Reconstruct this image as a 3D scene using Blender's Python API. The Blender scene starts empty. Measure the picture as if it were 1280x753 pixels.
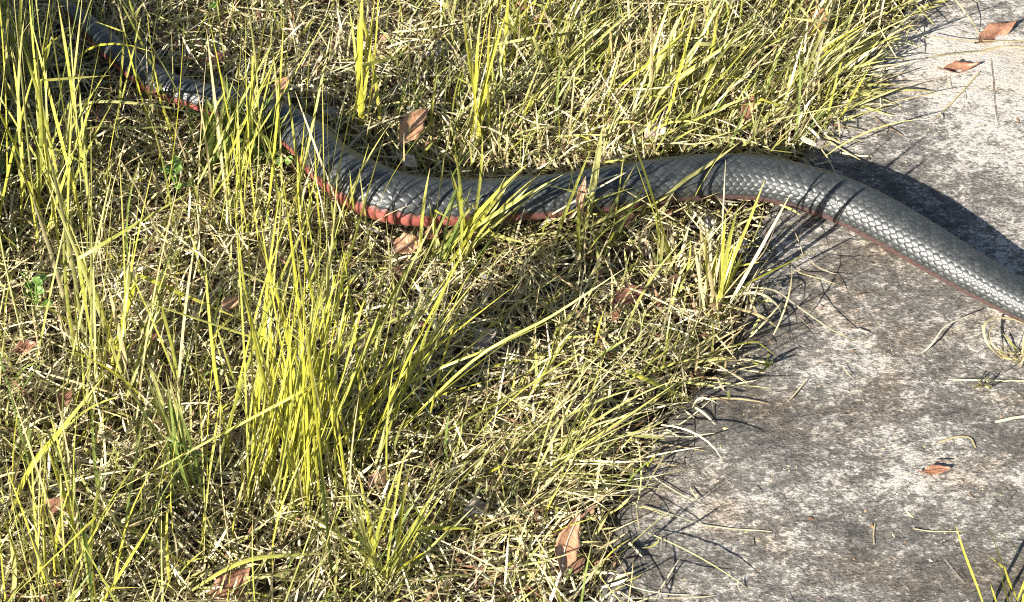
import bpy, math, random
import numpy as np
from mathutils import Vector

random.seed(11)
rng = np.random.default_rng(11)
SC = bpy.context.scene
COL = SC.collection
rad = math.radians

# ------------------------------------------------------------------ camera
PITCH, HFOV = rad(50.0), rad(31.7)
CAM = np.array([0.0, -1.131, 1.348])
FWD = np.array([0.0, math.cos(PITCH), -math.sin(PITCH)])
UPV = np.array([0.0, math.sin(PITCH), math.cos(PITCH)])
RGT = np.array([1.0, 0.0, 0.0])
FPX = 640.0 / math.tan(HFOV / 2)
cd = bpy.data.cameras.new("camera")
cam = bpy.data.objects.new("camera", cd)
COL.objects.link(cam)
cam.location = CAM
cam.rotation_euler = (math.pi / 2 - PITCH, 0, 0)
cd.sensor_fit = 'HORIZONTAL'
cd.angle = HFOV
cd.clip_start, cd.clip_end = 0.02, 400
SC.camera = cam

# ------------------------------------------------------------------ sky + sun
SUN_EL = rad(28.0)
SUN_AZ = rad(43.0)
SUN_DIR = Vector((math.cos(SUN_EL) * math.sin(SUN_AZ), math.cos(SUN_EL) * math.cos(SUN_AZ), -math.sin(SUN_EL)))
world = bpy.data.worlds.new("World")
SC.world = world
world.use_nodes = True
nt = world.node_tree
bg = nt.nodes["Background"]
sky = nt.nodes.new("ShaderNodeTexSky")
sky.sky_type = 'NISHITA'
sky.sun_disc = False
sky.sun_elevation = SUN_EL
sky.sun_rotation = math.pi + SUN_AZ
nt.links.new(sky.outputs[0], bg.inputs[0])
bg.inputs[1].default_value = 0.05
sl = bpy.data.lights.new("sun", 'SUN')
sl.energy, sl.angle, sl.color = 5.0, rad(0.5), (1.0, 0.945, 0.85)
sun = bpy.data.objects.new("sun", sl)
COL.objects.link(sun)
sun.location = (-2, -2, 3)
sun.rotation_euler = SUN_DIR.to_track_quat('-Z', 'Y').to_euler()
vs = SC.view_settings
vs.view_transform, vs.look = 'Standard', 'None'
vs.exposure, vs.gamma = 1.64, 1.0
vs.use_curve_mapping = False
SC.render.engine = 'CYCLES'
SC.cycles.use_denoising = False
SC.cycles.pixel_filter_type = 'BLACKMAN_HARRIS'
SC.cycles.filter_width = 1.1
SC.cycles.max_bounces = 6
SC.cycles.transmission_bounces = 4


# ------------------------------------------------------------------ helpers
def ray(x, y):
    return FWD * FPX + RGT * (x - 640.0) + UPV * (376.5 - y)


def at(x, y, z=0.0):
    """photo pixel -> point of the place at height z"""
    d = ray(x, y)
    return CAM + d * ((z - CAM[2]) / d[2])


def at_depth(x, y, Y):
    d = ray(x, y)
    return CAM + d * ((Y - CAM[1]) / d[1])


def to_px(P):
    v = P - CAM
    w = v @ FWD
    return 640 + FPX * (v @ RGT) / w, 376.5 - FPX * (v @ UPV) / w


def px_size(P):
    return float((np.asarray(P) - CAM) @ FWD) / FPX


def fnoise(x, y, seed, scale, octaves=3):
    """cheap smooth value noise, vectorised"""
    out = np.zeros_like(np.asarray(x, float))
    amp = 1.0
    for o in range(octaves):
        xs, ys = x * scale + 13.7 * seed + 7 * o, y * scale - 5.1 * seed + 3 * o
        xi, yi = np.floor(xs), np.floor(ys)
        fx, fy = xs - xi, ys - yi
        fx, fy = fx * fx * (3 - 2 * fx), fy * fy * (3 - 2 * fy)

        def h(a, b):
            s = np.sin(a * 127.1 + b * 311.7 + seed * 17.3) * 43758.5453
            return (s - np.floor(s)) * 2 - 1
        out += amp * ((h(xi, yi) * (1 - fx) + h(xi + 1, yi) * fx) * (1 - fy)
                      + (h(xi, yi + 1) * (1 - fx) + h(xi + 1, yi + 1) * fx) * fy)
        amp *= 0.5
        scale *= 2.03
    return out


def smooth(a, b, x):
    t = np.clip((x - a) / (b - a), 0, 1)
    return t * t * (3 - 2 * t)


def mesh_np(name, V, F, smooth_shade=True):
    """V (n,3); F list of (m,k) integer arrays with k = 3 or 4"""
    me = bpy.data.meshes.new(name)
    F = [f for f in F if len(f)]
    nl = sum(f.size for f in F)
    nf = sum(len(f) for f in F)
    me.vertices.add(len(V))
    me.vertices.foreach_set("co", np.ascontiguousarray(V, dtype=np.float32).ravel())
    me.loops.add(nl)
    me.loops.foreach_set("vertex_index", np.concatenate([f.ravel() for f in F]).astype(np.int32))
    tot = np.concatenate([np.full(len(f), f.shape[1]) for f in F])
    me.polygons.add(nf)
    me.polygons.foreach_set("loop_start", np.concatenate([[0], np.cumsum(tot)[:-1]]).astype(np.int32))
    me.polygons.foreach_set("use_smooth", np.full(nf, smooth_shade))
    me.update(calc_edges=True)
    return me


def attr_color(me, name, C):
    a = me.attributes.new(name, 'FLOAT_COLOR', 'POINT')
    C4 = np.ones((len(C), 4), np.float32)
    C4[:, :3] = C
    a.data.foreach_set("color", C4.ravel())


def attr_float(me, name, A):
    a = me.attributes.new(name, 'FLOAT', 'POINT')
    a.data.foreach_set("value", np.ascontiguousarray(A, dtype=np.float32))


def link(name, me, mat=None, parent=None):
    o = bpy.data.objects.new(name, me)
    COL.objects.link(o)
    if mat is not None and me is not None and not me.materials:
        me.materials.append(mat)
    if parent is not None:
        o.parent = parent
    return o


def tag(o, label=None, cat=None, group=None, kind=None):
    for k, v in (("label", label), ("category", cat), ("group", group), ("kind", kind)):
        if v:
            o[k] = v
    return o


def empty(name, loc, label, cat, group=None):
    o = bpy.data.objects.new(name, None)
    COL.objects.link(o)
    o.location = loc
    o.empty_display_size = 0.02
    return tag(o, label, cat, group)


# ------------------------------------------------------------------ materials
def new_mat(name):
    m = bpy.data.materials.new(name)
    m.use_nodes = True
    t = m.node_tree
    return m, t, t.nodes["Principled BSDF"], t.nodes["Material Output"]


def N(t, kind, **kw):
    n = t.nodes.new(kind)
    for k, v in kw.items():
        if k.startswith("i_"):
            n.inputs[k[2:]].default_value = v
        else:
            setattr(n, k, v)
    return n


def ramp(t, fac, stops):
    r = t.nodes.new("ShaderNodeValToRGB")
    el = r.color_ramp.elements
    while len(el) < len(stops):
        el.new(0.5)
    for e, (p, c) in zip(el, stops):
        e.position = p
        e.color = (*c, 1) if len(c) == 3 else c
    t.links.new(fac, r.inputs[0])
    return r.outputs[0]


def mixc(t, fac, a, b, mode='MIX'):
    m = t.nodes.new("ShaderNodeMix")
    m.data_type = 'RGBA'
    m.blend_type = mode
    for sock, v in ((m.inputs[0], fac), (m.inputs[6], a), (m.inputs[7], b)):
        if isinstance(v, bpy.types.NodeSocket):
            t.links.new(v, sock)
        elif isinstance(v, (int, float)):
            sock.default_value = v
        else:
            sock.default_value = (*v, 1)
    return m.outputs[2]


def blade_material(name, transl, rough):
    m, t, b, out = new_mat(name)
    a = N(t, "ShaderNodeAttribute", attribute_name="tint")
    geo = N(t, "ShaderNodeNewGeometry")
    nz = N(t, "ShaderNodeTexNoise", i_Scale=160.0, i_Detail=3.0)
    t.links.new(geo.outputs["Position"], nz.inputs["Vector"])
    var = ramp(t, nz.outputs[0], [(0.3, (0.72, 0.70, 0.66)), (0.7, (1.12, 1.1, 1.05))])
    col = mixc(t, 1.0, a.outputs["Color"], var, 'MULTIPLY')
    t.links.new(col, b.inputs["Base Color"])
    b.inputs["Roughness"].default_value = rough
    b.inputs["Specular IOR Level"].default_value = 0.45
    tr = N(t, "ShaderNodeBsdfTranslucent")
    t.links.new(col, tr.inputs["Color"])
    mx = N(t, "ShaderNodeMixShader")
    mx.inputs[0].default_value = transl
    t.links.new(b.outputs[0], mx.inputs[1])
    t.links.new(tr.outputs[0], mx.inputs[2])
    t.links.new(mx.outputs[0], out.inputs[0])
    return m


M_BLADE = blade_material("green_blade", 0.28, 0.42)
M_STRAW = blade_material("dry_straw", 0.12, 0.6)


def path_material():
    m, t, b, out = new_mat("weathered_concrete")
    geo = N(t, "ShaderNodeNewGeometry")
    P = geo.outputs["Position"]
    mp = N(t, "ShaderNodeMapping")
    mp.inputs["Scale"].default_value = (0.62, 1.0, 1.0)
    mp.inputs["Rotation"].default_value = (0, 0, rad(-18))
    t.links.new(P, mp.inputs[0])

    def noise(sc, det, rough, dist=0.0):
        n = N(t, "ShaderNodeTexNoise", i_Scale=sc, i_Detail=det, i_Roughness=rough, i_Distortion=dist)
        t.links.new(mp.outputs[0], n.inputs["Vector"])
        return n.outputs[0]
    n1 = noise(9, 5, 0.6, 0.4)
    n2 = noise(105, 9, 0.74, 0.4)
    n3 = noise(300, 5, 0.7)
    n4 = noise(600, 3, 0.6)
    # worn pale zone of the slab beyond the snake
    sep = N(t, "ShaderNodeSeparateXYZ")
    t.links.new(P, sep.inputs[0])
    yy = N(t, "ShaderNodeMapRange", interpolation_type='SMOOTHSTEP')
    yy.inputs[1].default_value, yy.inputs[2].default_value = 0.02, 0.36
    yy.inputs[3].default_value, yy.inputs[4].default_value = 0.0, 0.165
    t.links.new(sep.outputs[1], yy.inputs[0])
    nb0 = noise(3.2, 3, 0.5, 0.5)

    def math_(op, a, bb, c=None):
        n = N(t, "ShaderNodeMath", operation=op)
        for i, v in enumerate((a, bb, c)):
            if v is None:
                continue
            if isinstance(v, (int, float)):
                n.inputs[i].default_value = v
            else:
                t.links.new(v, n.inputs[i])
        return n.outputs[0]
    ed = N(t, "ShaderNodeAttribute", attribute_name="edge_distance")
    er = N(t, "ShaderNodeMapRange", interpolation_type='SMOOTHSTEP')
    er.inputs[1].default_value, er.inputs[2].default_value = 0.0, 0.10
    er.inputs[3].default_value, er.inputs[4].default_value = -0.075, 0.0
    t.links.new(ed.outputs["Fac"], er.inputs[0])
    f = math_('MULTIPLY_ADD', n1, 0.56, math_('MULTIPLY_ADD', n2, 0.66, math_('MULTIPLY', n3, 0.50)))
    f = math_('ADD', math_('ADD', f, yy.outputs[0]), er.outputs[0])
    f = math_('ADD', f, math_('MULTIPLY_ADD', nb0, 0.24, -0.135))
    col = ramp(t, f, [(0.70, (0.060, 0.056, 0.050)), (0.79, (0.105, 0.098, 0.088)), (0.865, (0.155, 0.144, 0.129)),
                      (0.91, (0.26, 0.242, 0.217)), (0.975, (0.45, 0.421, 0.378))])
    # brownish soil staining
    nb = noise(14, 4, 0.65, 0.3)
    brown = ramp(t, nb, [(0.5, (1, 1, 1)), (0.68, (0.95, 0.85, 0.75))])
    col = mixc(t, 1.0, col, brown, 'MULTIPLY')
    # dark organic crust spots and pits
    vor = N(t, "ShaderNodeTexVoronoi", i_Scale=150.0)
    t.links.new(mp.outputs[0], vor.inputs["Vector"])
    pits = ramp(t, vor.outputs[0], [(0.08, (0.35, 0.33, 0.31)), (0.22, (1, 1, 1))])
    sel = ramp(t, noise(40, 3, 0.6), [(0.5, (0, 0, 0)), (0.62, (1, 1, 1))])
    col = mixc(t, sel, col, mixc(t, 1.0, col, pits, 'MULTIPLY'))
    grain = ramp(t, n4, [(0.3, (0.72, 0.72, 0.72)), (0.7, (1.2, 1.19, 1.17))])
    col = mixc(t, 1.0, col, grain, 'MULTIPLY')
    t.links.new(col, b.inputs["Base Color"])
    b.inputs["Roughness"].default_value = 0.9
    b.inputs["Specular IOR Level"].default_value = 0.25
    hgt = math_('MULTIPLY_ADD', n2, 0.6, math_('MULTIPLY_ADD', n3, 0.5, math_('MULTIPLY', n4, 0.25)))
    bp = N(t, "ShaderNodeBump")
    bp.inputs["Strength"].default_value = 0.75
    bp.inputs["Distance"].default_value = 0.004
    t.links.new(hgt, bp.inputs["Height"])
    t.links.new(bp.outputs[0], b.inputs["Normal"])
    return m


def soil_material():
    m, t, b, out = new_mat("dark_soil")
    geo = N(t, "ShaderNodeNewGeometry")
    n = N(t, "ShaderNodeTexNoise", i_Scale=70.0, i_Detail=8.0, i_Roughness=0.7)
    t.links.new(geo.outputs["Position"], n.inputs["Vector"])
    col = ramp(t, n.outputs[0], [(0.3, (0.030, 0.022, 0.015)), (0.55, (0.095, 0.070, 0.046)), (0.75, (0.20, 0.155, 0.105))])
    t.links.new(col, b.inputs["Base Color"])
    b.inputs["Roughness"].default_value = 0.95
    bp = N(t, "ShaderNodeBump")
    bp.inputs["Distance"].default_value = 0.01
    t.links.new(n.outputs[0], bp.inputs["Height"])
    t.links.new(bp.outputs[0], b.inputs["Normal"])
    return m


def snake_material():
    m, t, b, out = new_mat("black_scaled_skin")
    red = N(t, "ShaderNodeAttribute", attribute_name="belly")
    gro = N(t, "ShaderNodeAttribute", attribute_name="groove")
    rnd = N(t, "ShaderNodeAttribute", attribute_name="scale_tone")
    geo = N(t, "ShaderNodeNewGeometry")
    nz = N(t, "ShaderNodeTexNoise", i_Scale=420.0, i_Detail=3.0)
    t.links.new(geo.outputs["Position"], nz.inputs["Vector"])
    blk = ramp(t, rnd.outputs["Fac"], [(0.0, (0.022, 0.026, 0.027)), (1.0, (0.040, 0.044, 0.044))])
    dust = ramp(t, nz.outputs[0], [(0.35, (0.8, 0.8, 0.8)), (0.72, (1.45, 1.42, 1.36))])
    blk = mixc(t, 1.0, blk, dust, 'MULTIPLY')
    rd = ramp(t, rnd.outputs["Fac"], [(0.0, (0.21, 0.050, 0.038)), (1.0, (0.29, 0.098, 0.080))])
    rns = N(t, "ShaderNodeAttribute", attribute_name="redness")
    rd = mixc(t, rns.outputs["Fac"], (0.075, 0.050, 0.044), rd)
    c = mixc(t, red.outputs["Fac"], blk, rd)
    c = mixc(t, gro.outputs["Fac"], c, mixc(t, red.outputs["Fac"], (0.008, 0.008, 0.009), (0.11, 0.018, 0.014)))
    t.links.new(c, b.inputs["Base Color"])
    b.inputs["Roughness"].default_value = 0.36
    b.inputs["Specular IOR Level"].default_value = 0.6
    rr = ramp(t, nz.outputs[0], [(0.3, (0.37, 0.37, 0.37)), (0.8, (0.57, 0.57, 0.57))])
    t.links.new(rr, b.inputs["Roughness"])
    return m


def leaf_material(name, c0, c1):
    m, t, b, out = new_mat(name)
    tc = N(t, "ShaderNodeTexCoord")
    n = N(t, "ShaderNodeTexNoise", i_Scale=130.0, i_Detail=5.0, i_Roughness=0.65)
    t.links.new(tc.outputs["Object"], n.inputs["Vector"])
    col = ramp(t, n.outputs[0], [(0.32, c0), (0.66, c1)])
    sp = N(t, "ShaderNodeTexVoronoi", i_Scale=260.0)
    t.links.new(tc.outputs["Object"], sp.inputs["Vector"])
    spots = ramp(t, sp.outputs[0], [(0.1, (0.45, 0.42, 0.4)), (0.25, (1, 1, 1))])
    col = mixc(t, 0.6, col, mixc(t, 1.0, col, spots, 'MULTIPLY'))
    t.links.new(col, b.inputs["Base Color"])
    b.inputs["Roughness"].default_value = 0.5
    bp = N(t, "ShaderNodeBump")
    bp.inputs["Distance"].default_value = 0.002
    bp.inputs["Strength"].default_value = 0.5
    t.links.new(n.outputs[0], bp.inputs["Height"])
    t.links.new(bp.outputs[0], b.inputs["Normal"])
    return m


def plain_noise_material(name, c0, c1, sc, rough=0.85):
    m, t, b, out = new_mat(name)
    geo = N(t, "ShaderNodeNewGeometry")
    n = N(t, "ShaderNodeTexNoise", i_Scale=sc, i_Detail=5.0, i_Roughness=0.65)
    t.links.new(geo.outputs["Position"], n.inputs["Vector"])
    t.links.new(ramp(t, n.outputs[0], [(0.35, c0), (0.68, c1)]), b.inputs["Base Color"])
    b.inputs["Roughness"].default_value = rough
    bp = N(t, "ShaderNodeBump")
    bp.inputs["Distance"].default_value = 0.002
    t.links.new(n.outputs[0], bp.inputs["Height"])
    t.links.new(bp.outputs[0], b.inputs["Normal"])
    return m


M_PATH = path_material()
M_SOIL = soil_material()
M_SNAKE = snake_material()

# ------------------------------------------------------------------ ground + path
PATH_Z = 0.014
edge_px = [(1215, -330), (1165, -90), (1140, -10), (1105, 55), (1050, 125), (1010, 180), (985, 230), (950, 285), (935, 345), (925, 415), (900, 468),
           (850, 508), (812, 548), (790, 600), (775, 660), (755, 720), (735, 775), (700, 880)]
EP = np.array([at(x, y, PATH_Z) for x, y in edge_px])[::-1]


def edge_x(y):
    y = np.asarray(y, float)
    x = np.interp(y, EP[:, 1], EP[:, 0])
    lo, hi = y < EP[0, 1], y > EP[-1, 1]
    x = np.where(lo, EP[0, 0] + (y - EP[0, 1]) * 0.25, x)
    x = np.where(hi, EP[-1, 0] + (y - EP[-1, 1]) * 0.25, x)
    return x + 0.012 * fnoise(y, y * 0, 3, 16, 4)


def soil_z(x, y):
    return 0.004 * fnoise(x, y, 5, 9, 3) - 0.004 + 0.012 * smooth(0.3, 1.6, -x) * 0


def path_z(x, y):
    return PATH_Z + 0.0022 * fnoise(x, y, 8, 7, 2) + 0.0009 * fnoise(x, y, 9, 60, 3)


def ground_z(x, y):
    return np.where(x > edge_x(y) + 0.012, path_z(x, y), soil_z(x, y))


def axis_line(fine_lo, fine_hi, step, lo, hi):
    f = np.arange(fine_lo, fine_hi, step)
    out = [fine_hi]
    s = step
    while out[-1] < hi:
        s *= 1.25
        out.append(out[-1] + s)
    neg = [fine_lo]
    s = step
    while neg[-1] > lo:
        s *= 1.25
        neg.append(neg[-1] - s)
    return np.concatenate([neg[:0:-1], f, out])


def grid_faces(ny, nx):
    i = np.arange(ny - 1)[:, None] * nx + np.arange(nx - 1)[None, :]
    i = i.ravel()
    return np.stack([i, i + 1, i + nx + 1, i + nx], 1)


gx, gy = axis_line(-1.1, 0.9, 0.02, -60, 60), axis_line(-0.9, 1.1, 0.02, -60, 60)
X, Y = np.meshgrid(gx, gy)
V = np.stack([X, Y, soil_z(X, Y) - 0.002], -1).reshape(-1, 3)
g = link("ground", mesh_np("ground", V, [grid_faces(len(gy), len(gx))]), M_SOIL)
tag(g, "dark crumbly soil under the grass", kind="structure")

uy = axis_line(-0.65, 0.75, 0.0045, -30, 30)
uu = np.concatenate([[-0.004, -0.002, 0.002, 0.007, 0.012], axis_line(0.0165, 0.80, 0.0045, 0.016, 3.2)[1:]])
U, YY = np.meshgrid(uu, uy)
XX = edge_x(YY) + U + 0.004 * fnoise(U * 0, YY, 21, 45, 2) * (U < 0.02)
drop = np.interp(U, [-0.004, -0.002, 0.002, 0.007, 0.014], [-0.035, -0.016, -0.006, -0.0015, 0])
ZZ = path_z(XX, YY) + drop + 0.003 * fnoise(XX, YY, 31, 30, 2) * smooth(0.09, 0.0, U)
pm = mesh_np("path", np.stack([XX, YY, ZZ], -1).reshape(-1, 3), [grid_faces(len(uy), len(uu))])
attr_float(pm, "edge_distance", U.ravel())
p = link("path", pm, M_PATH)
tag(p, "weathered grey concrete path mottled with pale lichen", kind="structure")


# ------------------------------------------------------------------ snake
snake_px = [  # axis pixel, half thickness in pixels, angle where red begins, roll
    (62, -10, 5, 84), (78, 3, 7.5, 84), (94, 16, 10, 82), (114, 34, 13, 80), (150, 69, 16.5, 78), (200, 104, 18.5, 77), (250, 121, 19, 84),
    (300, 134, 20.5, 92), (345, 149, 23, 94), (385, 174, 26.5, 90), (415, 206, 31, 81), (455, 233, 35, 77), (500, 249, 34, 78),
    (550, 253, 31, 82), (600, 252, 29, 87), (650, 249, 28.5, 88), (700, 245, 28.5, 91), (750, 238, 29, 96), (800, 231, 29, 99),
    (850, 224, 29, 101), (900, 221, 29, 102), (950, 223, 29, 102), (1000, 234, 30, 101), (1050, 250, 30, 101), (1100, 274, 30, 101),
    (1150, 303, 30, 101), (1200, 333, 28.5, 102), (1240, 356, 26.5, 102), (1280, 378, 25, 102), (1330, 401, 24, 102), (1390, 418, 23, 102),
    (1450, 425, 23, 98), (1500, 425, 26, 98), (1530, 424, 27, 98), (1556, 423, 22, 98), (1574, 422, 11, 98)]


def build_snake():
    pts, rs, ras = [], [], []
    for x, y, h, ra in snake_px:
        r = h * px_size(at(x, y, 0.035))
        zb = PATH_Z + 0.000 + (0.004 if x < 900 else 0.0)
        pts.append(at(x, y, zb + r * 0.93))
        rs.append(r)
        ras.append(ra)
    pts, rs, ras = np.array(pts), np.array(rs), np.array(ras)
    # Catmull-Rom
    def cr(A, n=24):
        A = np.asarray(A, float)
        A2 = A if A.ndim > 1 else A[:, None]
        E = np.vstack([2 * A2[0] - A2[1], A2, 2 * A2[-1] - A2[-2]])
        out = []
        for i in range(1, len(E) - 2):
            t = np.linspace(0, 1, n, endpoint=False)[:, None]
            p0, p1, p2, p3 = E[i - 1], E[i], E[i + 1], E[i + 2]
            out.append(0.5 * (2 * p1 + (p2 - p0) * t + (2 * p0 - 5 * p1 + 4 * p2 - p3) * t ** 2 + (3 * p1 - p0 - 3 * p2 + p3) * t ** 3))
        out.append(A2[-1:])
        o = np.vstack(out)
        return o if A.ndim > 1 else o[:, 0]
    C, R, RA = cr(pts), cr(rs), cr(ras)
    for _ in range(30):
        C[1:-1] = 0.25 * C[:-2] + 0.5 * C[1:-1] + 0.25 * C[2:]
    seg = np.linalg.norm(np.diff(C, axis=0), axis=1)
    S = np.concatenate([[0], np.cumsum(seg)])
    n = int(S[-1] / 0.0011)
    s = np.linspace(0, S[-1], n)
    C = np.stack([np.interp(s, S, C[:, k]) for k in range(3)], 1)
    R, RA = np.interp(s, S, R), np.interp(s, S, RA)
    k = np.ones(25) / 25
    R = np.convolve(np.pad(R, 12, mode='edge'), k, 'valid') * (1 + 0.022 * fnoise(s, s * 0, 77, 16, 2))
    # rounded ends
    R = R * np.sqrt(np.clip((S[-1] - s) / 0.014, 0.0004, 1)) * np.clip(s / 0.045, 0.05, 1) ** 0.6
    T = np.gradient(C, axis=0)
    T /= np.linalg.norm(T, axis=1)[:, None]
    side = np.cross(T, [0, 0, 1.0])
    side /= np.linalg.norm(side, axis=1)[:, None]
    nrm = np.cross(side, T)
    NT = 200
    th = np.concatenate([np.linspace(-150, 150, NT - 16), np.linspace(153, 207, 16)])
    TH = np.radians(th)
    roll = (94 - RA)                       # body rolled a little so more of its flank shows
    rows, D = 15, 100.0
    a = np.cumsum(np.full(n, s[1] - s[0]) / (0.36 * np.maximum(R, 0.009)))
    v = ((th[None, :] + roll[:, None] + 180) % 360) - 180
    b = v / (2 * D / rows)
    A = np.repeat(a[:, None], len(th), 1)
    WL = 0.66
    F1 = np.full(A.shape, 9.0)
    F2 = np.full(A.shape, 9.0)
    j, i_ = np.zeros(A.shape), np.zeros(A.shape)
    fb = np.floor(b)
    for dj in (-1, 0, 1, 2):
        jj_ = fb + dj
        par = 0.5 * (jj_ % 2)
        ic = np.round(A - par) + par
        for di in ((-1, 0, 1) if dj in (0, 1) else (0,)):
            q = np.hypot(A - ic - di, (b - jj_) * WL)
            nw = q < F1
            F2 = np.where(nw, F1, np.minimum(F2, q))
            j = np.where(nw, jj_, j)
            i_ = np.where(nw, ic + di, i_)
            F1 = np.where(nw, q, F1)
    d = 1 - np.clip((F2 - F1) / 0.62, 0, 1)
    da = A - i_
    dorsal = np.abs(v) < D
    # ventral plates across the belly
    iv = np.round(A)
    dv = np.abs(A - iv) / 0.5
    d = np.where(dorsal, d, dv)
    da = np.where(dorsal, da, A - iv)
    body = smooth(0.0, 0.42, 1 - d)
    hsc = np.clip(R / 0.024, 0.2, 1.1)[:, None] * 0.00072
    height = hsc * (body * (0.8 + 0.25 * (1 - d)) - 0.95 * da * smooth(0, 0.2, 1 - d))
    headzone = smooth(S[-1] - 0.10, S[-1] - 0.06, s)[:, None]
    height = np.where(dorsal & (np.abs(v) < 84), height, height * 0.4)
    flank = 0.45 + 0.55 * smooth(5, 60, np.abs(v))
    height = height * flank * (1 - 0.8 * headzone)
    vc = np.abs(j * (2 * D / rows))
    belly = np.where(dorsal, smooth(82, 100, 0.5 * vc + 0.5 * np.abs(v)), 1.0)
    # first flank rows turn red where the body shows its side
    tone = np.sin(j * 12.9898 + i_ * 78.233) * 43758.5453
    tone = tone - np.floor(tone)
    tone = np.where(dorsal, tone, 0.5 + 0.3 * np.sin(iv * 3.1))
    groove = 1 - smooth(0.09, 0.36, 1 - d)
    groove = np.where(dorsal, groove * (0.4 + 0.6 * smooth(0.10, 0.36, np.abs(da))), groove)
    groove = np.where(dorsal, groove * flank, groove * 0.8) * (1 - 0.6 * headzone)
    # section
    ct, st = np.cos(TH), np.sin(TH)
    prof = 1.0 - 0.10 * smooth(110, 180, np.abs(((th + 180) % 360) - 180))
    hz = smooth(S[-1] - 0.075, S[-1] - 0.03, s)[:, None]
    squash = 0.92 - 0.25 * hz
    off = (R[:, None] * prof[None, :] + height)
    P = C[:, None, :] + (off * st)[..., None] * side[:, None, :] + (off * ct * squash)[..., None] * nrm[:, None, :]
    m = len(th)
    Vv = P.reshape(-1, 3)
    ii = np.arange(n - 1)[:, None] * m
    jj = np.arange(m)[None, :]
    F = np.stack([ii + jj, ii + m + jj, ii + m + (jj + 1) % m, ii + (jj + 1) % m], -1).reshape(-1, 4)
    nv = len(Vv)
    Vv = np.vstack([Vv, C[:1], C[-1:]])
    jj = np.arange(m)
    cap0 = np.stack([np.full(m, nv), jj, (jj + 1) % m], 1)
    cap1 = np.stack([np.full(m, nv + 1), (n - 1) * m + (jj + 1) % m, (n - 1) * m + jj], 1)
    me = mesh_np("snake", Vv, [F, cap0, cap1])
    ext = lambda q: np.concatenate([q.ravel(), [0, 0]])
    attr_float(me, "belly", ext(belly))
    attr_float(me, "groove", ext(groove))
    attr_float(me, "scale_tone", ext(tone))
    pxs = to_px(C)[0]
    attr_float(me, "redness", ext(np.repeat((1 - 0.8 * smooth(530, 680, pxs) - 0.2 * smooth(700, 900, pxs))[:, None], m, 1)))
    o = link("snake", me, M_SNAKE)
    tag(o, "thick black snake with red belly edge crossing from grass onto the path", "snake")
    # eyes, on the head beyond the picture's edge
    M_EYE = plain_noise_material("snake_eye", (0.01, 0.008, 0.006), (0.03, 0.018, 0.01), 300, 0.1)
    q = int(n * (1 - 0.026 / S[-1]))
    for sg in (-1, 1):
        c = C[q] + side[q] * sg * R[q] * 0.86 + nrm[q] * R[q] * 0.30
        vs_, fs_ = [], []
        for u in range(7):
            for w in range(10):
                pu, pw = math.pi * u / 6, 2 * math.pi * w / 10
                vs_.append(c + 0.0042 * np.array([math.sin(pu) * math.cos(pw), math.sin(pu) * math.sin(pw), math.cos(pu)]))
        for u in range(6):
            for w in range(10):
                fs_.append((u * 10 + w, u * 10 + (w + 1) % 10, (u + 1) * 10 + (w + 1) % 10, (u + 1) * 10 + w))
        link("eye", mesh_np("eye", np.array(vs_), [np.array(fs_)]), M_EYE, o)
    step = max(1, n // 330)
    return C[::step], R[::step]


SNK, SNR = build_snake()


def hits_snake(P, clear=1.05):
    """P (n,s,3) polylines -> mask of those that run through the snake"""
    bad = np.zeros(len(P), bool)
    lo, hi = SNK.min(0) - 0.04, SNK.max(0) + 0.04
    near = np.where(((P >= lo) & (P <= hi)).all(-1).any(1))[0]
    for c0 in range(0, len(near), 1500):
        k = near[c0:c0 + 1500]
        Q = P[k]
        mid = 0.5 * (Q[:, 1:] + Q[:, :-1])
        Q = np.concatenate([Q, mid], 1)
        d = np.linalg.norm(Q[:, :, None, :] - SNK[None, None], axis=-1) - SNR[None, None] * clear
        bad[k] = (d < 0).any((1, 2))
    return bad


# ------------------------------------------------------------------ blades
def ribbon_mesh(P, Wd, prof, cols, fold=0.0, nrm=None):
    """P (n,s,3) centre lines, Wd (n,s,3) half-width vectors, prof (s,), cols (n,s,3)"""
    n, s, _ = P.shape
    L = P - Wd * prof[None, :, None]
    Rr = P + Wd * prof[None, :, None]
    if fold:
        Mid = P + nrm * (np.linalg.norm(Wd, axis=-1, keepdims=True) * fold * prof[None, :, None])
        V = np.stack([L, Mid, Rr], 2)
        k = 3
    else:
        V = np.stack([L, Rr], 2)
        k = 2
    V = V.reshape(-1, 3)
    base = np.arange(n)[:, None] * (s * k)
    fs = []
    for i in range(s - 1):
        for q in range(k - 1):
            a = i * k + q
            fs.append(base + np.array([[a, a + 1, a + k + 1, a + k]]))
    F = np.stack(fs, 1).reshape(-1, 4)
    Cc = np.repeat(cols[:, :, None, :], k, 2).reshape(-1, 3)
    return V, F, Cc


def frames(P, rollang):
    T = np.gradient(P, axis=1)
    T /= np.maximum(np.linalg.norm(T, axis=-1, keepdims=True), 1e-9)
    ref = np.zeros_like(T)
    ref[..., 2] = 1
    s = np.cross(T, ref)
    ln = np.linalg.norm(s, axis=-1, keepdims=True)
    s = np.where(ln > 0.05, s / np.maximum(ln, 1e-6), np.array([1.0, 0, 0]))
    nn = np.cross(s, T)
    c, si = np.cos(rollang)[:, None, None], np.sin(rollang)[:, None, None]
    return s * c + nn * si, nn * c - s * si


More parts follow.
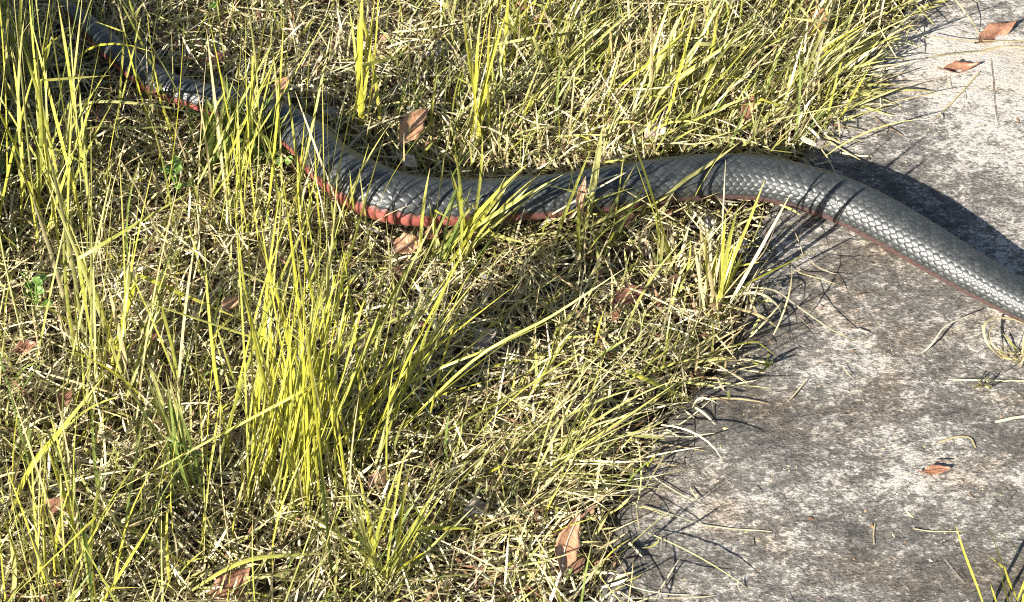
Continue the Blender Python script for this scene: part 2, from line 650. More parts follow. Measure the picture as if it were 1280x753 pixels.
def grow(base, az, tilt0, bend, L, S, azd=0.0, power=1.3):
    n = len(base)
    t = np.linspace(0, 1, S)
    tm = 0.5 * (t[1:] + t[:-1])
    phi = tilt0[:, None] + bend[:, None] * tm[None] ** power
    az_ = az[:, None] + (np.asarray(azd) * np.ones(n))[:, None] * tm[None]
    d = np.stack([np.sin(phi) * np.cos(az_), np.sin(phi) * np.sin(az_), np.cos(phi)], -1) * (L / (S - 1))[:, None, None]
    P = np.concatenate([np.zeros((n, 1, 3)), np.cumsum(d, 1)], 1) + base[:, None, :]
    gz = np.where(P[..., 0] > edge_x(P[..., 1]) + 0.012, PATH_Z + 0.002, -0.002)
    P[..., 2] = np.maximum(P[..., 2], gz + 0.002)
    return P


PAL = {
    'yellow': ((0.365, 0.365, 0.04), (0.48, 0.46, 0.075)),
    'lime': ((0.24, 0.26, 0.045), (0.37, 0.375, 0.09)),
    'green': ((0.11, 0.16, 0.035), (0.21, 0.27, 0.07)),
    'olive': ((0.26, 0.265, 0.08), (0.41, 0.40, 0.16)),
    'straw': ((0.40, 0.335, 0.175), (0.56, 0.485, 0.28)),
    'cream': ((0.56, 0.50, 0.32), (0.70, 0.64, 0.45)),
    'brown': ((0.10, 0.055, 0.03), (0.24, 0.15, 0.085)),
    'rust': ((0.13, 0.055, 0.032), (0.34, 0.18, 0.115)),
    'grey': ((0.20, 0.19, 0.16), (0.36, 0.34, 0.29)),
}


def palette(n, mix):
    names = list(mix)
    w = np.array([mix[k] for k in names], float)
    ch = rng.choice(len(names), n, p=w / w.sum())
    lo = np.array([PAL[k][0] for k in names])[ch]
    hi = np.array([PAL[k][1] for k in names])[ch]
    return lo + (hi - lo) * rng.random((n, 1))


def tint_along(c, S, base_col=(0.50, 0.46, 0.28), tip_col=None, base_amt=0.5, tip_amt=0.7):
    t = np.linspace(0, 1, S)
    n = len(c)
    C = np.repeat(c[:, None, :], S, 1)
    fb = (np.clip(1 - t / 0.25, 0, 1) * base_amt)[None, :, None] * rng.random((n, 1, 1))
    C = C * (1 - fb) + np.array(base_col) * fb
    ft = (np.clip((t - 0.65) / 0.35, 0, 1) * tip_amt)[None, :, None] * (rng.random((n, 1, 1)) ** 2)
    return C * (1 - ft) + np.array(tip_col or (0.52, 0.42, 0.2)) * ft


def blade_profile(S, base=0.6):
    t = np.linspace(0, 1, S)
    return np.interp(t, [0, 0.2, 0.55, 0.8, 1], [base, 0.95, 1.0, 0.72, 0.06])


def scatter(n, x0, x1, y0, y1):
    return np.stack([rng.uniform(x0, x1, n), rng.uniform(y0, y1, n)], 1)


def stuff(name, label, parts, mat):
    Vs, Fs, Cs, o = [], [], [], 0
    for V, F, Cc in parts:
        Vs.append(V)
        Fs.append(F + o)
        Cs.append(Cc)
        o += len(V)
    me = mesh_np(name, np.vstack(Vs), [np.vstack(Fs)])
    attr_color(me, "tint", np.vstack(Cs))
    ob = link(name, me, mat)
    tag(ob, label, name.split('_')[-1], kind="stuff")
    return ob


def field(xy, az, tilt, bend, L, w, S, mix, fold=0.0, azd=0.0, z_jit=0.0, rollsd=0.8, clear=1.05, prof=None, base_amt=0.45):
    base = np.column_stack([xy, ground_z(xy[:, 0], xy[:, 1]) + rng.random(len(xy)) * z_jit])
    P = grow(base, az, tilt, bend, L, S, azd)
    ok = ~hits_snake(P, clear)
    P = P[ok]
    roll = rng.normal(0, rollsd, len(P))
    wd, nn = frames(P, roll)
    Wd = wd * (w[ok] * 0.5)[:, None, None]
    c = tint_along(palette(len(P), mix), S, base_amt=base_amt)
    return ribbon_mesh(P, Wd, blade_profile(S) if prof is None else prof, c, fold, nn)


def in_grass(xy, soft=0.02):
    u = xy[:, 0] - edge_x(xy[:, 1])
    return u < rng.normal(-0.004, soft, len(xy))


def pxpy(xy):
    P = np.column_stack([xy, np.zeros(len(xy))])
    v = P - CAM
    w = v @ FWD
    return 640 + FPX * (v @ RGT) / w, 376.5 - FPX * (v @ UPV) / w


def rn(a, b, n):
    return rng.uniform(a, b, n)


X0, X1, Y0, Y1 = -0.95, 0.75, -0.72, 0.98
TAU = 2 * math.pi

# --- dead thatch lying on the soil
parts = []
xy = scatter(92000, X0, X1, Y0, Y1)
xy = xy[in_grass(xy, 0.022)]
n = len(xy)
parts.append(field(xy, rn(0, TAU, n), rn(0.7, 1.8, n), rn(-0.7, 0.8, n), rn(0.013, 0.045, n), rn(0.0012, 0.0029, n), 5,
                   {'straw': 5, 'cream': 6, 'olive': 3.4, 'brown': 1.3, 'rust': 0.6, 'grey': 0.7}, azd=0.0, z_jit=0.022, rollsd=0.9))
xy = scatter(13000, X0, X1, Y0, Y1)
xy = xy[in_grass(xy, 0.034)]
n = len(xy)
parts.append(field(xy, rn(0, TAU, n), rn(1.0, 1.6, n), rn(-0.2, 0.7, n), rn(0.04, 0.11, n), rn(0.0009, 0.0019, n), 7,
                   {'straw': 4, 'cream': 4, 'olive': 2}, azd=rng.normal(0, 0.5, n), z_jit=0.035, rollsd=0.9))
stuff("dead_thatch", "pale dead grass litter matted between the living grass", parts, M_STRAW)

# --- crumbled leaf fragments in the litter
xy = scatter(2600, X0, X1, Y0, Y1)
xy = xy[in_grass(xy, 0.02)]
xy = xy[rng.random(len(xy)) < 0.5 + 0.7 * fnoise(xy[:, 0], xy[:, 1], 91, 7, 2)]
n = len(xy)
stuff("leaf_litter", "small crumbled brown leaf fragments in the dead grass",
      [field(xy, rn(0, TAU, n), rn(1.0, 1.7, n), rn(-0.6, 0.6, n), rn(0.006, 0.020, n), rn(0.0035, 0.009, n), 5,
             {'rust': 5, 'brown': 3, 'straw': 1, 'grey': 1}, fold=0.3, azd=rng.normal(0, 0.6, n), z_jit=0.030, rollsd=0.6,
             prof=np.array([0.25, 0.85, 1.0, 0.75, 0.15]), base_amt=0.1)], M_STRAW)

# --- short living turf
parts = []
xy = scatter(38000, X0, X1, Y0, Y1)
xy = xy[in_grass(xy, 0.012)]
px, py = pxpy(xy)
topz = smooth(460, 600, px) * smooth(240, 190, py)
dens = 0.36 + 0.35 * fnoise(xy[:, 0], xy[:, 1], 41, 11, 2) + 0.6 * topz
xy = xy[rng.random(len(xy)) < dens]
n = len(xy)
px, py = pxpy(xy)
topz = smooth(460, 600, px) * smooth(240, 190, py)
lean = np.where(topz > 0.5, rng.normal(0.75, 0.75, n), rng.normal(0.55, 1.1, n))
parts.append(field(xy, lean, np.abs(rng.normal(0.45, 0.35, n)), rn(0.2, 1.3, n), rn(0.020, 0.070, n) * (1 + 0.55 * topz), rn(0.0013, 0.0028, n), 6,
                   {'lime': 2.4, 'olive': 5, 'green': 1.0, 'straw': 3.2, 'yellow': 0.8, 'cream': 1.2}, azd=rng.normal(0, 0.4, n), z_jit=0.006))
# --- taller loose blades
xy = scatter(6600, X0, X1, Y0, Y1)
xy = xy[in_grass(xy, 0.006)]
px, py = pxpy(xy)
dens = 0.30 + 0.45 * fnoise(xy[:, 0], xy[:, 1], 55, 8, 2) + 0.28 * smooth(480, 250, px)
dens = np.where(px > 460, dens * 0.55, dens)
xy = xy[rng.random(len(xy)) < dens]
n = len(xy)
px, py = pxpy(xy)
hi = np.where(px < 460, 1.0, 0.62)
parts.append(field(xy, rng.normal(0.4, 1.3, n), np.abs(rng.normal(0.16, 0.16, n)), np.abs(rng.normal(0.3, 0.45, n)), rn(0.07, 0.22, n) * hi,
                   rn(0.0010, 0.0025, n), 9, {'lime': 4, 'olive': 3, 'yellow': 2, 'green': 1.3, 'straw': 2.6, 'cream': 0.8}, fold=0.3,
                   azd=rng.normal(0, 0.4, n), rollsd=0.6, clear=1.12))
stuff("turf_grass", "short yellow green grass growing through the dead litter", parts, M_BLADE)

# --- grass beyond the picture so the place goes on
parts = []
xy = np.vstack([scatter(16000, -3.0, 1.9, -2.2, 3.6)])
out = (xy[:, 0] < X0) | (xy[:, 1] > Y1) | (xy[:, 1] < Y0)
xy = xy[out]
xy = xy[in_grass(xy, 0.01)]
n = len(xy)
parts.append(field(xy, rn(0, TAU, n), np.abs(rng.normal(0.3, 0.3, n)), rn(0.2, 1.2, n), rn(0.05, 0.2, n), rn(0.004, 0.009, n), 6,
                   {'lime': 3, 'olive': 4, 'green': 1.5, 'straw': 3}, azd=rng.normal(0, 0.4, n)))
stuff("outlying_grass", "loose grass continuing around the edges of the scene", parts, M_BLADE)


# ------------------------------------------------------------------ single blades and tussocks
def bez(p0, p1, p2, S):
    t = np.linspace(0, 1, S)[:, None]
    return (1 - t) ** 2 * p0 + 2 * t * (1 - t) * p1 + t ** 2 * p2


def lift_over_snake(P):
    """push a drawn blade up and off the snake's skin where it crosses it"""
    for _ in range(6):
        D = P[:, None, :] - SNK[None]
        dd = np.linalg.norm(D, axis=-1) - SNR[None] * 1.07
        k = dd.argmin(1)
        m = dd[np.arange(len(P)), k]
        if (m >= 0).all():
            break
        dirv = D[np.arange(len(P)), k]
        dirv[:, 2] += 0.006
        dirv /= np.linalg.norm(dirv, axis=1)[:, None]
        P = P + dirv * np.clip(-m, 0, None)[:, None]
    return P


def blade_obj(P, width, col, parent, origin, roll=None, fold=0.28, mat=None, name="blade", prof=None, base_amt=0.45):
    P = lift_over_snake(np.asarray(P, float))
    gz = np.where(P[:, 0] > edge_x(P[:, 1]) + 0.012, path_z(P[:, 0], P[:, 1]) + 0.0014, 0.0)
    P[:, 2] = np.maximum(P[:, 2], gz)
    S = len(P)
    Pn = P[None] - np.asarray(origin)[None, None]
    wd, nn = frames(P[None], np.array([rng.normal(0, 0.5) if roll is None else roll]))
    V, F, Cc = ribbon_mesh(Pn, wd * width * 0.5, blade_profile(S) if prof is None else prof, tint_along(np.array([col]), S, base_amt=base_amt), fold, nn)
    me = mesh_np(name, V, [F])
    attr_color(me, "tint", Cc)
    return link(name, me, mat or M_BLADE, parent)


def pick(mix):
    return palette(1, mix)[0]


def tussock(name, label, cx, cy, rx, ry, n, tips, mix, wpx=(3.5, 6.5), arch=0.10, lean=0.03, group=None, jit=22, short=0.55, mat=None, cat="grass tussock"):
    """a clump of blades: foot round pixel (cx,cy), tips spread along the polyline 'tips' (pixels)"""
    O = at(cx, cy, 0.0)
    O[2] = float(ground_z(O[0], O[1]))
    e = empty(name, O, label, cat, group)
    tips = np.array(tips, float)
    sl_ = np.concatenate([[0], np.cumsum(np.linalg.norm(np.diff(tips, axis=0), axis=1))])
    for _ in range(n):
        ok = False
        for _try in range(8):
            fx, fy = rng.normal(0, 0.5, 2)
            B = at(cx + fx * rx, cy + fy * ry, 0.0)
            B[2] = float(ground_z(B[0], B[1])) - 0.002
            u = rng.random() * sl_[-1]
            tx, ty = np.interp(u, sl_, tips[:, 0]) + rng.normal(0, jit), np.interp(u, sl_, tips[:, 1]) + rng.normal(0, jit)
            k = 1 - (1 - short) * rng.random() ** 1.6
            bx, by = cx + fx * rx, cy + fy * ry
            tx, ty = bx + (tx - bx) * k, by + (ty - by) * k
            Tp = at_depth(tx, ty, B[1] + rng.normal(lean, 0.035))
            if Tp[2] < 0.012:
                Tp = at(tx, ty, rng.uniform(0.012, 0.04))
            L = np.linalg.norm(Tp - B)
            ctl = 0.5 * (B + Tp) + np.array([0, 0, 1]) * L * abs(rng.normal(arch, arch * 0.6)) + rng.normal(0, 0.03, 3) * L
            P = bez(B, ctl, Tp, 12)
            if rng.random() < 0.16:
                kk = int(rng.integers(5, 10))
                dvec = P[kk] - P[kk - 1]
                ln_ = np.linalg.norm(dvec)
                nd = np.array([dvec[0] + rng.normal(0, 0.7) * ln_, dvec[1] + rng.normal(0, 0.4) * ln_, dvec[2] * rng.uniform(-0.9, 0.3)])
                nd *= ln_ / max(1e-6, np.linalg.norm(nd))
                P[kk + 1:] = P[kk] + nd[None] * np.arange(1, 12 - kk)[:, None]
                P[:, 2] = np.maximum(P[:, 2], 0.01)
                P[0, 2] = B[2]
            if not hits_snake(P[None], 1.04)[0]:
                ok = True
                break
        if not ok:
            continue
        blade_obj(P, rng.uniform(*wpx) * px_size(B), pick(mix), e, O, mat=mat)
    return e


def drawn(parent, origin, pts, wpx, mix, dy=0.0, S=16, lying=False, z=0.02, mat=None, roll=None, prof=None):
    """one blade traced foot -> tip through picture points at the depth of its foot (or lying on the litter)"""
    B = at(*pts[0], 0.0)
    W = []
    tl = np.linspace(0, 1, len(pts))
    for (x, y), t in zip(pts, tl):
        if lying:
            zz = z if np.isscalar(z) else np.interp(t, np.linspace(0, 1, len(z)), z)
            W.append(at(x, y, zz))
        else:
            q = at_depth(x, y, B[1] + dy * t)
            if q[2] < 0.004:
                q = at(x, y, 0.006)
            W.append(q)
    W = np.array(W)
    if len(W) == 2:
        W = np.vstack([W[0], W.mean(0) + [0, 0, 0.004], W[1]])
    E = np.vstack([2 * W[0] - W[1], W, 2 * W[-1] - W[-2]])
    seg = np.linspace(0, len(W) - 1 - 1e-6, S)
    P = []
    for q in seg:
        i = int(q)
        t = q - i
        p0, p1, p2, p3 = E[i], E[i + 1], E[i + 2], E[i + 3]
        P.append(0.5 * (2 * p1 + (p2 - p0) * t + (2 * p0 - 5 * p1 + 4 * p2 - p3) * t * t + (3 * p1 - p0 - 3 * p2 + p3) * t ** 3))
    return blade_obj(np.array(P), wpx * px_size(B), pick(mix), parent, origin, mat=mat, roll=rng.normal(0, 0.2) if (lying and roll is None) else roll, prof=prof)


YG = {'yellow': 6, 'lime': 3, 'olive': 0.7}
LG = {'lime': 4, 'yellow': 2, 'olive': 2, 'green': 1.2}
MG = {'olive': 4, 'lime': 3, 'straw': 2, 'green': 1}
DRY = {'straw': 4, 'cream': 4, 'olive': 1.5}
GT = "grass tussocks along the snake"

t1 = tussock("grass_tussock", "dense bright yellow green upright tussock in the lower left middle", 360, 625, 76, 44, 90,
             [(285, 255), (330, 215), (380, 235), (430, 260), (470, 330)], YG, (2.3, 4.5), 0.04, 0.05, GT, jit=36, short=0.35)
t2 = tussock("grass_tussock", "long bright blades fanning right from beside the brightest tussock", 430, 570, 110, 70, 62,
             [(470, 280), (530, 290), (590, 315), (650, 355), (680, 430)], {'lime': 4, 'yellow': 4, 'olive': 2, 'green': 0.8}, (2.2, 4.2), 0.045, 0.06, GT, jit=36, short=0.3)
O2 = np.array(t2.location)
for pts, w in (([(470, 570), (590, 452), (690, 395), (782, 335)], 4.6), ([(500, 505), (545, 483), (640, 452), (765, 430)], 7),
               ([(450, 590), (500, 470), (545, 380), (590, 295)], 6), ([(430, 560), (470, 430), (510, 340), (548, 265)], 5)):
    drawn(t2, O2, pts, w * 0.72, YG, dy=0.05)
t3 = tussock("grass_tussock", "loose pale green tussock at the left, below the two arching blades", 135, 500, 85, 60, 42,
             [(30, 250), (90, 180), (150, 170), (210, 220), (245, 300)], {'lime': 4, 'olive': 4, 'yellow': 1.5, 'straw': 2}, (2.6, 5.5), 0.08, 0.04, GT, jit=28)
t4 = tussock("grass_tussock", "tall thin tussock in the shaded upper left corner", 60, 300, 60, 45, 34,
             [(-20, 20), (20, -20), (70, -30), (115, -10), (160, 40)], {'lime': 4, 'olive': 2, 'yellow': 2}, (2.6, 4.8), 0.06, 0.05, GT, jit=26)
O4 = np.array(t4.location)
for pts, w in (([(52, 330), (37, 200), (27, 100), (18, 0), (14, -60)], 5), ([(116, 275), (97, 165), (85, 80), (72, 0)], 6),
               ([(60, 250), (75, 120), (95, 20), (103, -20)], 4)):
    drawn(t4, O4, pts, w, LG, dy=0.03)
drawn(t4, O4, [(28, 188), (80, 168), (128, 158), (208, 158), (296, 126), (356, 111)], 4.2, {'olive': 1, 'lime': 1}, lying=True, z=[0.02, 0.07, 0.09, 0.09, 0.07, 0.05])
drawn(t4, O4, [(40, 153), (80, 137), (128, 127), (208, 134), (265, 148)], 3.8, {'olive': 1, 'lime': 1}, lying=True, z=[0.02, 0.06, 0.09, 0.08, 0.05])
tussock("grass_tussock", "sparse vertical blades in front of the shaded bend of the snake", 310, 290, 95, 45, 36,
        [(260, 30), (300, 0), (345, 10), (385, 30), (425, 90)], {'lime': 3, 'yellow': 3, 'olive': 2, 'straw': 1.5}, (2.2, 3.8), 0.04, 0.03, GT, jit=26)
tussock("grass_tussock", "short dark green tuft hiding the snake left of its shaded bend", 290, 200, 60, 24, 110,
        [(250, 135), (290, 112), (335, 112), (370, 135)], {'olive': 2, 'lime': 1, 'green': 6}, (3.5, 7), 0.10, 0.02, GT, jit=16)
tussock("grass_tussock", "thin upright blades in front of the snake's narrow tail end", 185, 178, 80, 24, 12,
        [(110, -20), (160, -40), (215, -20), (265, 20)], {'lime': 3, 'olive': 3, 'yellow': 2, 'straw': 1}, (2.0, 3.6), 0.04, 0.02, GT, jit=22)
tussock("grass_tussock", "thin blades rising across the red flanked bend of the snake", 425, 300, 70, 18, 13,
        [(370, 110), (410, 80), (450, 110), (500, 160)], {'lime': 3, 'yellow': 3, 'olive': 2, 'cream': 1}, (2.2, 4.0), 0.04, 0.02, GT, jit=22)
t6 = tussock("grass_tussock", "tall yellow upright tuft rising behind the snake at the top", 450, 172, 16, 10, 9,
             [(436, -30), (452, -60), (470, -40)], YG, (3.5, 6.5), 0.02, 0.03, GT, jit=10)
tussock("grass_tussock", "thin upright yellow tuft behind the middle of the snake", 605, 190, 28, 18, 11,
        [(560, 20), (590, -30), (612, -40), (632, 30)], YG, (2.8, 5), 0.04, 0.03, GT, jit=14)
tussock("grass_tussock", "crossing blades in front of the pale shining middle of the snake", 560, 322, 46, 22, 34,
        [(520, 190), (575, 170), (620, 190), (660, 210), (700, 225)], LG, (3, 5.5), 0.06, 0.02, GT, jit=20)
t8 = tussock("grass_tussock", "small tuft with broad grey green blades crossing the dark middle of the snake", 715, 305, 75, 22, 24,
             [(690, 210), (730, 190), (780, 210), (830, 230)], MG, (2.6, 4.6), 0.08, 0.02, GT, jit=18)
O8 = np.array(t8.location)
drawn(t8, O8, [(728, 298), (740, 240), (746, 205), (753, 160)], 10, {'olive': 1}, dy=0.02, roll=0.1)
drawn(t8, O8, [(712, 297), (772, 267), (810, 250), (859, 223), (892, 202), (926, 177)], 9, {'olive': 1}, dy=0.05, roll=0.3)
drawn(t8, O8, [(668, 290), (700, 262), (740, 240), (780, 216)], 4, {'cream': 1}, dy=0.02)
t9 = tussock("grass_tussock", "two bright blades and stubble in front of the snake's grey middle", 845, 335, 26, 12, 10,
             [(800, 260), (850, 280), (890, 290)], MG, (2.4, 4.2), 0.08, 0.01, GT, jit=14)
O9 = np.array(t9.location)
drawn(t9, O9, [(840, 335), (832, 300), (815, 245), (800, 200), (781, 158)], 7.5, {'yellow': 1}, dy=0.0, roll=0.2)
drawn(t9, O9, [(838, 330), (826, 292), (806, 235), (792, 195)], 6, {'yellow': 1}, dy=0.0, roll=-0.3)
t10 = tussock("grass_tussock", "small tuft on the path edge whose shadow falls on concrete", 893, 392, 18, 12, 20,
              [(872, 300), (905, 270), (935, 262), (965, 275), (975, 310)], {'lime': 3, 'yellow': 3, 'straw': 3, 'cream': 2}, (3, 5.5), 0.05, 0.01, GT, jit=14)
O10 = np.array(t10.location)
for pts, w, mx in (([(900, 385), (912, 335), (935, 280), (957, 222)], 7, YG), ([(905, 392), (940, 330), (965, 285), (988, 243)], 5, {'cream': 1}),
                   ([(897, 385), (902, 300), (907, 200)], 3.2, {'cream': 1}), ([(886, 392), (925, 345), (955, 315), (975, 268)], 5, {'straw': 1}),
                   ([(889, 372), (895, 320), (908, 285), (935, 245)], 6, YG)):
    drawn(t10, O10, pts, w, mx, dy=0.0)
for pts, w, z in (([(915, 360), (965, 362), (1000, 385), (1045, 415), (1092, 433)], 3.6, [0.03, 0.05, 0.04, 0.03, PATH_Z + 0.005]),
                  ([(905, 372), (945, 366), (972, 382), (978, 402)], 4, [0.03, 0.05, 0.04, 0.02]),
                  ([(900, 380), (950, 395), (985, 420)], 4, [0.02, 0.04, 0.02])):
    drawn(t10, O10, pts, w, DRY, lying=True, z=z, mat=M_STRAW)
tussock("grass_tussock", "dry and green blades leaning over the path at the upper right", 985, 135, 55, 40, 62,
        [(1030, 10), (1090, 30), (1130, 60), (1150, 100), (1120, 145)], {'olive': 4, 'lime': 3, 'straw': 3, 'cream': 1}, (2.6, 5), 0.10, 0.02, GT, jit=22)
tussock("grass_tussock", "yellow green blades leaning right behind the curve of the snake", 820, 150, 80, 45, 44,
        [(800, -10), (880, -10), (950, 10), (1000, 40), (1010, 90)], {'lime': 4, 'yellow': 2, 'olive': 4, 'straw': 1}, (2.8, 5.4), 0.08, 0.03, GT, jit=26)
tussock("grass_tussock", "straw coloured tuft at the top edge near the red brown leaf", 1000, 60, 40, 22, 34,
        [(990, -60), (1060, -40), (1120, -10), (1140, 30)], {'straw': 4, 'cream': 3, 'olive': 3, 'lime': 1}, (2.4, 4.6), 0.10, 0.02, GT, jit=22)
tussock("grass_tussock", "short mid green tuft at the top between the vertical tufts and path", 690, 90, 70, 45, 46,
        [(600, 20), (660, -30), (730, -40), (780, 0), (800, 40)], LG, (2.6, 5), 0.08, 0.03, GT, jit=24)
tussock("grass_tussock", "dry clump fanning low to the right above the curled brown leaf", 640, 580, 85, 55, 105,
        [(720, 430), (800, 455), (850, 500), (870, 560), (840, 640)], {'olive': 6, 'straw': 1.5, 'cream': 2, 'lime': 3}, (1.5, 3.0), 0.10, 0.0, GT, jit=34, short=0.3)
t15 = tussock("grass_tussock", "bright tuft in the bottom left corner with broad yellow blades", 95, 745, 90, 34, 28,
              [(-10, 560), (40, 500), (110, 520), (170, 560), (220, 600)], LG, (2.8, 5.2), 0.07, 0.03, GT, jit=26)
O15 = np.array(t15.location)
for pts in ([(140, 752), (150, 690), (168, 630), (215, 540)], [(10, 650), (35, 590), (70, 545), (130, 470)], [(160, 640), (150, 620), (138, 605)],
            [(15, 760), (18, 715), (12, 660)]):
    drawn(t15, O15, pts, 8, YG, dy=0.03)
tussock("grass_tussock", "blue green narrow tuft left of the brightest tussock", 240, 620, 22, 16, 22,
        [(165, 470), (190, 440), (215, 500)], {'green': 3, 'olive': 2}, (3, 6), 0.05, 0.02, GT, jit=16)
tussock("grass_tussock", "short green tuft at the bottom middle of the grass", 470, 735, 60, 24, 40,
        [(400, 600), (450, 570), (520, 590), (580, 630)], LG, (2.6, 5), 0.08, 0.02, GT, jit=24)
tussock("grass_tussock", "low dry tuft beside the path edge below the path edge tuft", 850, 455, 40, 22, 50,
        [(790, 400), (850, 380), (905, 395), (930, 430), (930, 470)], {'olive': 4, 'straw': 4, 'green': 1, 'lime': 1}, (2.0, 3.8), 0.12, 0.0, GT, jit=18)
tussock("grass_tussock", "fine upright blades in the dark corner left of the snake's tail", 20, 130, 50, 40, 28,
        [(-60, -60), (0, -90), (60, -80), (120, -60)], {'lime': 2, 'olive': 3, 'green': 2}, (2.2, 4.4), 0.05, 0.04, GT, jit=26)
t21 = tussock("grass_tussock", "sparse tuft on the concrete in the bottom right corner", 1268, 770, 16, 8, 5,
              [(1240, 650), (1280, 640), (1300, 660)], YG, (2.6, 4.2), 0.04, 0.0, GT, jit=12)
O21 = np.array(t21.location)
for pts, w in (([(1236, 775), (1222, 735), (1205, 690), (1194, 655)], 4.5), ([(1300, 730), (1268, 685), (1248, 660), (1232, 636)], 4.5),
               ([(1268, 770), (1255, 735), (1246, 690)], 4), ([(1250, 775), (1245, 752), (1238, 730)], 4)):
    drawn(t21, O21, pts, w, YG)
# tall tussocks just left of the picture that shade its upper left corner
for (cx, cy), hh, nn_, lab in (((-230, 290), 270, 240, "tall dense tussock left of the picture shading its corner"),
                               ((-190, 150), 220, 220, "tall dense tussock at the far left above the shading one"),
                               ((-75, 330), 95, 120, "short dense tussock at the left edge of the picture")):
    tussock("grass_tussock", lab, cx, cy, 85, 75, nn_, [(cx - 90, cy - hh * 0.75), (cx - 40, cy - hh), (cx + 20, cy - hh), (cx + 60, cy - hh * 0.75)],
            {'green': 3, 'olive': 3, 'lime': 2}, (7, 13) if hh > 100 else (4, 8), 0.06, 0.04, GT, jit=24)

# ------------------------------------------------------------------ single straws and lying blades
SG = "single loose blades and straws"


def straw(name, label, pts, wpx, mix, z, cat="straw", mat=None, prof=None):
    O = at(*pts[0], z if np.isscalar(z) else z[0])
    b = drawn(None, O, pts, wpx * (0.72 if cat != 'grass blade' else 1.0), mix, lying=True, z=z, mat=mat or M_STRAW, prof=prof)
    b.name = name
    b.data.name = name
    b.location = O
    tag(b, label, cat, SG, 'thing')
    return b


flat = np.interp(np.linspace(0, 1, 16), [0, 0.05, 0.9, 1], [0.7, 1, 0.9, 0.4])
pz = PATH_Z - 0.003
straw("fallen_grass", "bright yellow blade lying across the grass edge onto concrete", [(782, 463), (820, 480), (876, 510)], 7, {'yellow': 1}, [0.095, 0.085, 0.04], "grass blade", M_BLADE)
straw("fallen_grass", "broad yellow green blade lying flat at the bottom above a brown leaf", [(240, 738), (275, 716), (312, 700), (360, 694), (432, 691)], 6.5, {'lime': 1}, [0.03, 0.05, 0.06, 0.06, 0.05], "grass blade", M_BLADE)
straw("fallen_grass", "short yellow blade lying level left of the curled brown leaf", [(512, 664), (545, 660), (588, 661)], 6, {'yellow': 1}, 0.055, "grass blade", M_BLADE)
straw("straw", "long pale straw lying on dark concrete near the bottom", [(790, 628), (845, 645), (900, 662), (964, 668)], 4, {'cream': 1}, [0.03, 0.022, pz, pz], prof=flat)
straw("straw", "fine straw reaching over concrete at the middle of the grass edge", [(780, 540), (830, 545), (893, 547)], 3, {'cream': 1}, [0.03, 0.024, pz], prof=flat)
straw("straw", "pale straw at the very bottom of the path edge", [(770, 747), (820, 748), (893, 746)], 3.4, {'cream': 1}, [0.03, 0.02, pz], prof=flat)
straw("twig", "bent grey brown twig on concrete just below the snake", [(1148, 446), (1165, 430), (1182, 408), (1215, 393)], 3.6, {'grey': 1}, [pz, 0.022, 0.026, 0.03], "twig", prof=flat)
straw("straw", "looped straw rising beside the snake at the right edge", [(1258, 452), (1236, 432), (1230, 408), (1248, 397), (1292, 404)], 4.5, {'grey': 1, 'straw': 1}, [pz, 0.03, 0.035, 0.03, 0.025], prof=flat)
straw("straw", "second looped straw inside the first at the right edge", [(1275, 445), (1246, 436), (1236, 418), (1244, 404)], 3.6, {'straw': 1}, [pz, 0.026, 0.03, 0.026], prof=flat)
straw("straw", "level golden straw at the right edge below the looped straws", [(1185, 475), (1225, 477), (1292, 477)], 3.4, {'straw': 1, 'cream': 1}, pz + 0.003, prof=flat)
straw("straw", "thick golden straw cut by the right edge above the small leaf", [(1243, 530), (1265, 526), (1300, 520)], 5, {'straw': 1, 'cream': 1}, pz + 0.002, prof=flat)
straw("straw", "thin dark stem running down the pale concrete at the upper right", [(1237, 78), (1240, 105), (1242, 135), (1247, 165)], 1.6, {'brown': 1}, pz, prof=flat)
straw("straw", "pale straw crossing the red brown leaf at upper right", [(1155, 44), (1200, 50), (1295, 52)], 3.6, {'straw': 1}, [0.03, 0.024, pz + 0.003], prof=flat)
straw("fallen_grass", "long pale blade lying level under the red brown leaf", [(1160, 72), (1205, 66), (1250, 63), (1295, 64)], 5, {'olive': 1, 'straw': 1}, [0.03, 0.022, pz, pz], "grass blade")
straw("straw", "slanting brown straw on pale concrete below the pinkish leaf", [(1223, 95), (1196, 125), (1165, 157)], 2.6, {'straw': 1, 'brown': 1}, pz, prof=flat)
straw("straw", "curved straw over the path at the top right of the grass", [(1128, 10), (1180, -8), (1210, 20), (1225, 45)], 3, {'straw': 1}, [0.03, 0.04, 0.03, pz], prof=flat)
straw("twig", "short black twig lying on pale concrete above the shadow", [(1090, 150), (1108, 162), (1127, 174)], 3, {'brown': 1}, pz, "twig", prof=flat)
straw("straw", "tiny pale straw lying in the snake's shadow", [(1018, 206), (1028, 204), (1040, 201)], 4, {'cream': 1}, pz + 0.008, prof=flat)
straw("straw", "pale straw at the top edge of the snake's shadow", [(1050, 192), (1068, 195), (1090, 197)], 4, {'cream': 1}, pz + 0.004, prof=flat)
straw("straw", "small upright looking straw near the bottom of the path", [(1092, 684), (1091, 672), (1093, 657)], 2.6, {'cream': 1}, pz, prof=flat)
straw("straw", "bent straw curving beside the small brown leaf", [(1172, 555), (1195, 548), (1212, 550), (1219, 562)], 3.2, {'straw': 1}, pz + 0.002, prof=flat)
straw("straw", "fine level straw below the small brown leaf", [(1140, 664), (1175, 668), (1205, 667)], 2.6, {'cream': 1}, pz, prof=flat)
straw("twig", "thin slanting twig between the small leaf and the corner tuft", [(1180, 703), (1192, 718), (1205, 733)], 2.8, {'grey': 1}, pz, "twig", prof=flat)
straw("straw", "pale stiff straw leaning across the dark middle of the snake", [(690, 268), (735, 242), (782, 216)], 4, {'cream': 1}, [0.06, 0.075, 0.085], prof=flat)

